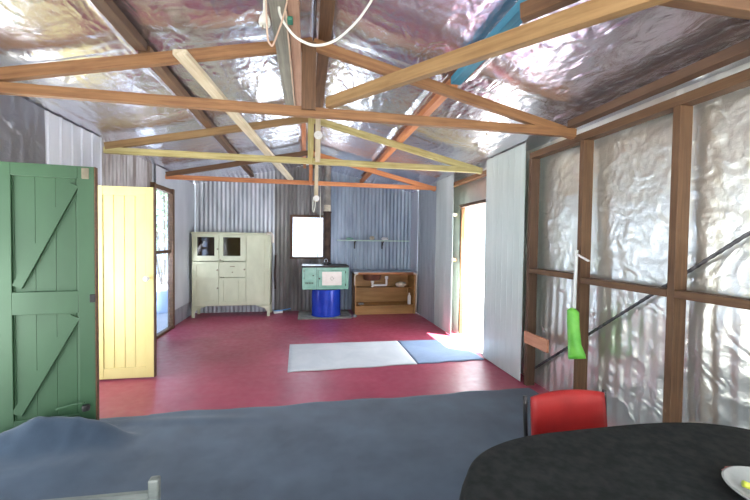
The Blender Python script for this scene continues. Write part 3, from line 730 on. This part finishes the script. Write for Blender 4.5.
tube('side_trim', [rim()[0], rim()[1], rim()[2], rim()[3]], .013, M['lam_cream'], sk, 8, 4); tube('side_trim', [rim()[4], rim()[5], rim()[6], rim()[7]], .013, M['lam_cream'], sk, 8, 4)
lathe('sink_bowl', (1.24, 6.86, .77), [(0, -.145), (.14, -.14), (.17, -.11), (.185, 0), (.178, 0), (.16, -.1), (.13, -.13), (0, -.135)], M['brownpl'], sk, 32, 'z', 1.0, .9)
tube('waste_pipe', [(1.24, 6.80, .63), (1.24, 6.80, .56), (1.245, 6.80, .542), (1.27, 6.80, .538), (1.49, 6.80, .538), (1.51, 6.80, .545), (1.515, 6.80, .565), (1.515, 6.80, .68)], .021, M['white'], sk, 12, 5)
lathe('pipe_nut', (1.515, 6.80, .66), [(0, 0), (.032, 0), (.032, .05), (0, .05)], M['white'], sk, 16); lathe('pipe_nut', (1.24, 6.80, .585), [(0, 0), (.032, 0), (.032, .035), (0, .035)], M['white'], sk, 16)
lump('cap', (1.24, 6.80, .50), (.022, .022, .014), M['white'], None, None, 2, sk)
lump('rag', (1.83, 6.90, .484), (.11, .06, .055), M['rag'], 'cream crumpled rag on the shelf inside the sink bench', 'rag', 14)
bt = empty('bottle', (1.965, 6.76, .166), 'slim white bottle standing in the right end of the sink bench', 'bottle')
lathe('bottle_body', (1.965, 6.76, .166), [(0, 0), (.030, 0), (.032, .01), (.032, .15), (.02, .18), (.012, .19), (0, .19)], M['white'], bt, 20)
lathe('bottle_cap', (1.965, 6.76, .3562), [(0, 0), (.014, 0), (.014, .03), (0, .03)], M['white'], bt, 16)
lump('rag', (1.02, 6.78, .166), (.06, .04, .022), M['dirt'], 'grey crumpled cloth on the bottom shelf of the sink bench', 'rag', 21)
tag(lathe('pebble', (.86, 6.50, .0), [(0, 0), (.04, 0), (.05, .02), (.03, .045), (0, .05)], M['dirt'], None, 12), 'small grey stone on the floor between slab and sink bench', 'stone')

# ------------------------------------------------------------------ right wall things: rod, brush, board
bm = bmesh.new(); A, B = V((2.2125, .92, 1.868)), V((2.2125, 3.198, .14)); n = 120
tube_bm(bm, [A.lerp(B, i / n) for i in range(n + 1)], .011, 8, [.0095 + .0025 * (i % 2) for i in range(n + 1)])
tag(mesh_from('steel_rod', bm, M['rod'], None, True), 'dark ribbed steel rod slanting down behind the studs of the right wall', 'rod')
br = empty('hanging_brush', (2.075, 2.47, .50), 'lime green brush with a long white handle hanging on a wall stud', 'brush')
tube('handle', [(2.082, 2.494, 1.345), (2.080, 2.497, 1.1), (2.078, 2.497, .86)], .013, M['clear'], br, 10, 4)
timber('hook', (2.075, 2.49, 1.315), (2.085, 2.37, 1.265), .02, .012, M['white'], br)
bm = bmesh.new(); rings = []
for i, (z, w, yo, t_) in enumerate([(.885, .020, 2.50, .018), (.86, .060, 2.495, .024), (.75, .062, 2.487, .026), (.62, .066, 2.470, .028), (.53, .085, 2.448, .03), (.50, .085, 2.440, .028)]):
    ring = []
    for q in range(16):
        a = 2 * math.pi * q / 16; fx = 1 + .12 * math.cos(5 * a + i)
        ring.append(bm.verts.new((2.066 + t_ * math.sin(a) * fx, yo + w * math.cos(a), z - (.03 * math.cos(a) if i > 3 else 0))))
    rings.append(ring)
for a, b in zip(rings, rings[1:]):
    for q in range(16): bm.faces.new((a[q], a[(q + 1) % 16], b[(q + 1) % 16], b[q]))
bm.faces.new(rings[0]); bm.faces.new(rings[-1]); mesh_from('brush_head', bm, M['lime'], br, True)
tag(box('timber_offcut', (2.085, 2.825, .425), (2.108, 3.165, .54), M['pinkwood'], bev=.003), 'salmon coloured timber offcut fixed low on the right wall beside the pale sheet', 'board')

# ------------------------------------------------------------------ red chair
def chair():
    cx, yb_ = 1.088, 1.30
    e = empty('chair', (cx, 1.12, 0), 'red vinyl chair with black frame tucked under the black-covered table', 'chair')
    w = .38
    def C(xx, yy_, zz): return V((cx + xx, yb_ + yy_, zz))
    # padded back: curved, leaning back a little
    bm = bmesh.new(); nx_, nz2 = 14, 10; F = {}
    for s in (0, 1):
        for i in range(nx_ + 1):
            for k2 in range(nz2 + 1):
                u = i / nx_ * 2 - 1; v = k2 / nz2 * 2 - 1
                puff = (1 - abs(u) ** 6) * (1 - abs(v) ** 6)
                y_ = .02 * (1 - u * u) + .03 * (v + 1) / 2 + (-1 if s == 0 else 1) * (.006 + .016 * puff)
                F[s, i, k2] = bm.verts.new(C(u * (w / 2 - .014) * (1 - .02 * max(0, v)), y_, .64 + v * .13 - .012 * (u * u) * max(0, v)))
    for s in (0, 1):
        for i in range(nx_):
            for k2 in range(nz2):
                q = [F[s, i, k2], F[s, i + 1, k2], F[s, i + 1, k2 + 1], F[s, i, k2 + 1]]; bm.faces.new(q if s == 0 else q[::-1])
    for i in range(nx_):
        for k2, in ((0,), (nz2,)): bm.faces.new((F[0, i, k2], F[1, i, k2], F[1, i + 1, k2], F[0, i + 1, k2]))
    for k2 in range(nz2):
        for i in (0, nx_): bm.faces.new((F[0, i, k2], F[0, i, k2 + 1], F[1, i, k2 + 1], F[1, i, k2]))
    mesh_from('backrest', bm, M['red'], e, True)
    bm = bmesh.new(); bx(bm, C(-w / 2, -.40, .43), C(w / 2, .0, .475), .015); mesh_from('seat', bm, M['red'], e)
    for s in (-1, 1):
        tube('back_frame', [C(s * w / 2, .045, .76), C(s * w / 2, .035, .62), C(s * w / 2, .01, .48), C(s * w / 2, .0, .42)], .009, M['blackpl'], e, 10, 4)
        tube('leg', [C(s * (w / 2 - .01), -.01, .43), C(s * (w / 2 + .005), .03, .013)], .011, M['blackpl'], e, 10)
        tube('leg', [C(s * (w / 2 - .02), -.37, .43), C(s * (w / 2 + .005), -.40, .013)], .011, M['blackpl'], e, 10)
    tube('stretcher', [C(-w / 2 + .01, -.005, .30), C(w / 2 - .01, -.005, .30)], .008, M['blackpl'], e, 8)
chair()

# ------------------------------------------------------------------ table, cloth, dish
tcx, tcy, ta, tb, tz = 1.03, .49, .635, .60, .742
tb_ = empty('dining_table', (tcx, tcy, 0), 'oval-ended table hidden under the black cloth in the near right corner', 'table')
def sup(a, ra, rb, ex=3.6):
    c, s = math.cos(a), math.sin(a)
    return (math.copysign(abs(c) ** (2 / ex), c) * ra, math.copysign(abs(s) ** (2 / ex), s) * rb)
bm = bmesh.new(); top = []; bot = []
for k2 in range(64):
    p = sup(2 * math.pi * k2 / 64, ta, tb); top.append(bm.verts.new((tcx + p[0], tcy + p[1], tz))); bot.append(bm.verts.new((tcx + p[0], tcy + p[1], tz - .03)))
bm.faces.new(top); bm.faces.new(bot[::-1])
for k2 in range(64): bm.faces.new((top[k2], bot[k2], bot[(k2 + 1) % 64], top[(k2 + 1) % 64]))
mesh_from('tabletop', bm, M['t_brown'], tb_)
for sx_ in (-1, 1):
    for sy_ in (-1, 1): timber('leg', (tcx + sx_ * .40, tcy + sy_ * .32, .013), (tcx + sx_ * .40, tcy + sy_ * .32, tz - .031), .05, .05, M['t_brown'], tb_, up=(0, 1, 0))
def cloth():
    bm = bmesh.new(); NA = 180; rows = []
    for ri in range(1, 21):
        t = ri / 20; rows.append([bm.verts.new((tcx + p[0] * t, tcy + p[1] * t, tz + .004 + .0015 * noise.noise(V((p[0] * t * 5, p[1] * t * 5, 0))))) for p in (sup(2 * math.pi * k / NA, ta + .004, tb + .004) for k in range(NA))])
    for q, (off, dz) in enumerate([(.010, -.008), (.016, -.03), (.022, -.08), (.030, -.14), (.038, -.20), (.044, -.25)]):
        ring = []
        for k in range(NA):
            a = 2 * math.pi * k / NA; p = V(sup(a, ta + .004, tb + .004)); n_ = V((p.x / ta ** 2, p.y / tb ** 2)).normalized()
            fold = (q / 5) * (.018 * math.sin(a * 15) + .010 * math.sin(a * 27 + 1)); r = off + fold * .8
            r = max(r, .006)
            ring.append(bm.verts.new((tcx + p.x + n_.x * r, tcy + p.y + n_.y * r, tz + .004 + dz)))
        rows.append(ring)
    c = bm.verts.new((tcx, tcy, tz + .004))
    for k in range(NA): bm.faces.new((c, rows[0][k], rows[0][(k + 1) % NA]))
    for a, b in zip(rows, rows[1:]):
        for k in range(NA): bm.faces.new((a[k], b[k], b[(k + 1) % NA], a[(k + 1) % NA]))
    for f in bm.faces: f.smooth = True
    return fin('tablecloth', bm, [M['cloth']])
tag(cloth(), 'black cloth draped over the table in the near right corner', 'tablecloth')
dz0 = tz + .0075; dc = V((1.163, .672, dz0))
lathe('dish', dc, [(0, 0), (.05, 0), (.06, .004), (.098, .026), (.110, .034), (.112, .037), (.108, .038), (.090, .027), (.055, .010), (0, .008)], M['dish'], None, 48)
d_ = bpy.data.objects['dish']; tag(d_, 'shallow pale grey dish on the black tablecloth at the bottom right', 'dish')
sp = empty('scoop', (1.15, .70, dz0 + .02), 'yellow-lime plastic spoon lying in the pale dish', 'spoon')
tube('spoon_handle', [(1.110, .722, dz0 + .036), (1.13, .708, dz0 + .030), (1.16, .685, dz0 + .024), (1.18, .668, dz0 + .024)], .0085, M['limey'], sp, 8, 5)
lathe('spoon_bowl', (1.195, .655, dz0 + .018), [(0, 0), (.015, 0), (.024, .012), (.02, .012), (0, .006)], M['limey'], sp, 20, 'z', 1.2, .8)
lump('cloth_scrap', (1.20, .80, dz0), (.035, .02, .008), M['redbit'], 'small dark red scrap on the black cloth behind the pale dish', 'scrap', 4)

# ------------------------------------------------------------------ low bench frame at the bottom left
bn = empty('bench_frame', (-.90, 1.2, 0), 'low pale timber bench frame with corner posts at the bottom left edge', 'bench')
PX, PY = -.585, 1.535
for (x, y) in ((PX, PY), (PX - .75, PY + .03), (PX - .0, PY - .42), (PX - .75, PY - .39)):
    bm = bmesh.new(); bx(bm, (x - .019, y - .019, .014), (x + .019, y + .019, .452), .008); mesh_from('post', bm, M['palewood'], bn)
timber('rail', (PX - .018, PY, .375), (PX - .735, PY + .03, .365), .022, .05, M['palewood'], bn); timber('rail', (PX - .018, PY - .42, .395), (PX - .735, PY - .39, .395), .022, .05, M['palewood'], bn)
timber('rail', (PX, PY - .022, .32), (PX, PY - .40, .32), .022, .05, M['palewood'], bn); timber('rail', (PX - .75, PY + .01, .32), (PX - .75, PY - .37, .32), .022, .05, M['palewood'], bn)
# bolt lying on the carpet ruck
bo = empty('door_bolt', (-1.50, 2.66, .25), 'green painted bolt rod with a dark knob at the foot of the green door', 'bolt')
tube('bolt_rod', [(-1.62, 2.70, .255), (-1.55, 2.705, .272), (-1.46, 2.715, .285)], .006, M['green'], bo, 8, 4)
lathe('bolt_knob', (-1.445, 2.70, .255), [(0, -.02), (.02, -.018), (.024, .0), (.02, .018), (0, .02)], M['black'], bo, 14)

# ------------------------------------------------------------------ outside: greenery and a tub seen through the left window
def bush(c, r, n, label, seed, h=1.0):
    rnd = random.Random(seed); e = empty('bush', (c[0], c[1], -.13), label, 'bush', 'bushes outside')
    bm = bmesh.new()
    for _ in range(n):
        a = rnd.uniform(0, 6.283); ph = rnd.uniform(-.6, 1.57); rr = r * rnd.uniform(.6, 1)
        p = V((c[0] + rr * math.cos(a) * math.cos(ph), c[1] + rr * math.sin(a) * math.cos(ph), c[2] + rr * h * math.sin(ph)))
        d1 = V((rnd.gauss(0, 1), rnd.gauss(0, 1), rnd.gauss(0, 1))).normalized(); d2 = d1.cross(V((rnd.gauss(0, 1), rnd.gauss(0, 1), rnd.gauss(0, 1)))).normalized(); s = rnd.uniform(.05, .09)
        bm.faces.new([bm.verts.new(p - d1 * s), bm.verts.new(p + d2 * s * .45), bm.verts.new(p + d1 * s), bm.verts.new(p - d2 * s * .45)])
    mesh_from('foliage', bm, M['leaf'], e)
    bm = bmesh.new()
    for q in range(5):
        a = q * 1.257; tube_bm(bm, [(c[0] + .06 * math.cos(a), c[1] + .06 * math.sin(a), -.13), (c[0] + r * .3 * math.cos(a), c[1] + r * .3 * math.sin(a), c[2]), (c[0] + r * .6 * math.cos(a), c[1] + r * .6 * math.sin(a), c[2] + r * h * .6)], .025, 6)
    mesh_from('stem', bm, M['trunk'], e)
bush((-3.9, 11.0, 1.7), 1.2, 1600, 'leafy bush seen through the upper part of the tall left window', 3, 1.3)
tb2 = empty('tub', (-2.85, 8.2, -.13), 'pale blue plastic tub outside the tall left window', 'tub')
lathe('tub_body', (-2.95, 8.3, -.129), [(0, 0), (.40, 0), (.44, .45), (.42, .45), (.38, .02), (0, .02)], M['tub'], tb2, 36)
lathe('tub_rim', (-2.95, 8.3, .322), [(.41, 0), (.47, 0), (.47, .035), (.41, .035)], M['white'], tb2, 36)

# ------------------------------------------------------------------ light: sun, sky, daylight coming in through the openings, added front fill
w = bpy.data.worlds.new('sky'); sc.world = w; w.use_nodes = True
bg = w.node_tree.nodes['Background']; bg.inputs[0].default_value = (.80, .89, 1, 1); bg.inputs[1].default_value = 2.2
sun = bpy.data.lights.new('sun', 'SUN'); sun.energy = 60.0; sun.angle = math.radians(.6); sun.color = (1, .96, .88)
so = bpy.data.objects.new('sun', sun); COL.objects.link(so)
so.rotation_euler = V((-.52, .40, -1.9)).to_track_quat('-Z', 'Y').to_euler()
def daylight(name, loc, aim, sx, sy, energy, col=(.92, .96, 1)):
    l = bpy.data.lights.new(name, 'AREA'); l.shape = 'RECTANGLE'; l.size = sx; l.size_y = sy; l.energy = energy; l.color = col
    o = bpy.data.objects.new(name, l); COL.objects.link(o); o.location = loc
    o.rotation_euler = V(aim).to_track_quat('-Z', 'Z').to_euler(); return o
daylight('fill_front', (0, YF - .05, 1.05), (0, 1, 0), 2.9, 2.0, 88, (1, .98, .95))  # added fill lamp at the unseen front opening, brightens the whole interior
daylight('daylight_left_near', (XL - .08, 2.33, .95), (1, 0, 0), .74, 1.8, 7)
daylight('daylight_left', (XL - .16, 3.42, .95), (1, 0, 0), .62, 1.8, 9)
daylight('daylight_left_window', (XL - .09, 5.69, 1.05), (1, -.15, -.25), .6, 2.0, 24, (.80, .86, 1))
daylight('daylight_right', (2.40, 4.53, .97), (-1, 0, -.1), .95, 1.85, 60)
daylight('daylight_back', (.015, YB + .09, 1.45), (0, -1, -.1), .56, .75, 10)

# ------------------------------------------------------------------ camera
cam = bpy.data.cameras.new('camera'); co = bpy.data.objects.new('camera', cam); COL.objects.link(co)
yaw, pitch, roll = [math.radians(a) for a in (10.67, -1.53, .75)]
fw = V((math.sin(yaw) * math.cos(pitch), math.cos(yaw) * math.cos(pitch), math.sin(pitch)))
r0 = V((math.cos(yaw), -math.sin(yaw), 0)); u0 = r0.cross(fw)
r1 = math.cos(roll) * r0 + math.sin(roll) * u0; u1 = -math.sin(roll) * r0 + math.cos(roll) * u0
mt = Matrix((r1, u1, -fw)).transposed().to_4x4(); mt.translation = V((0, 0, 1.4)); co.matrix_world = mt
cam.sensor_width = 36; cam.lens = 361 * 36 / 750; cam.clip_start = .02
sc.camera = co
sc.view_settings.view_transform = 'Standard'; sc.view_settings.look = 'None'; sc.view_settings.gamma = 1
sc.view_settings.use_curve_mapping = False; sc.view_settings.exposure = .24
sc.cycles.max_bounces = 10; sc.cycles.diffuse_bounces = 5; sc.cycles.glossy_bounces = 6; sc.cycles.sample_clamp_indirect = 6
sc.cycles.caustics_reflective = True; sc.cycles.use_denoising = True
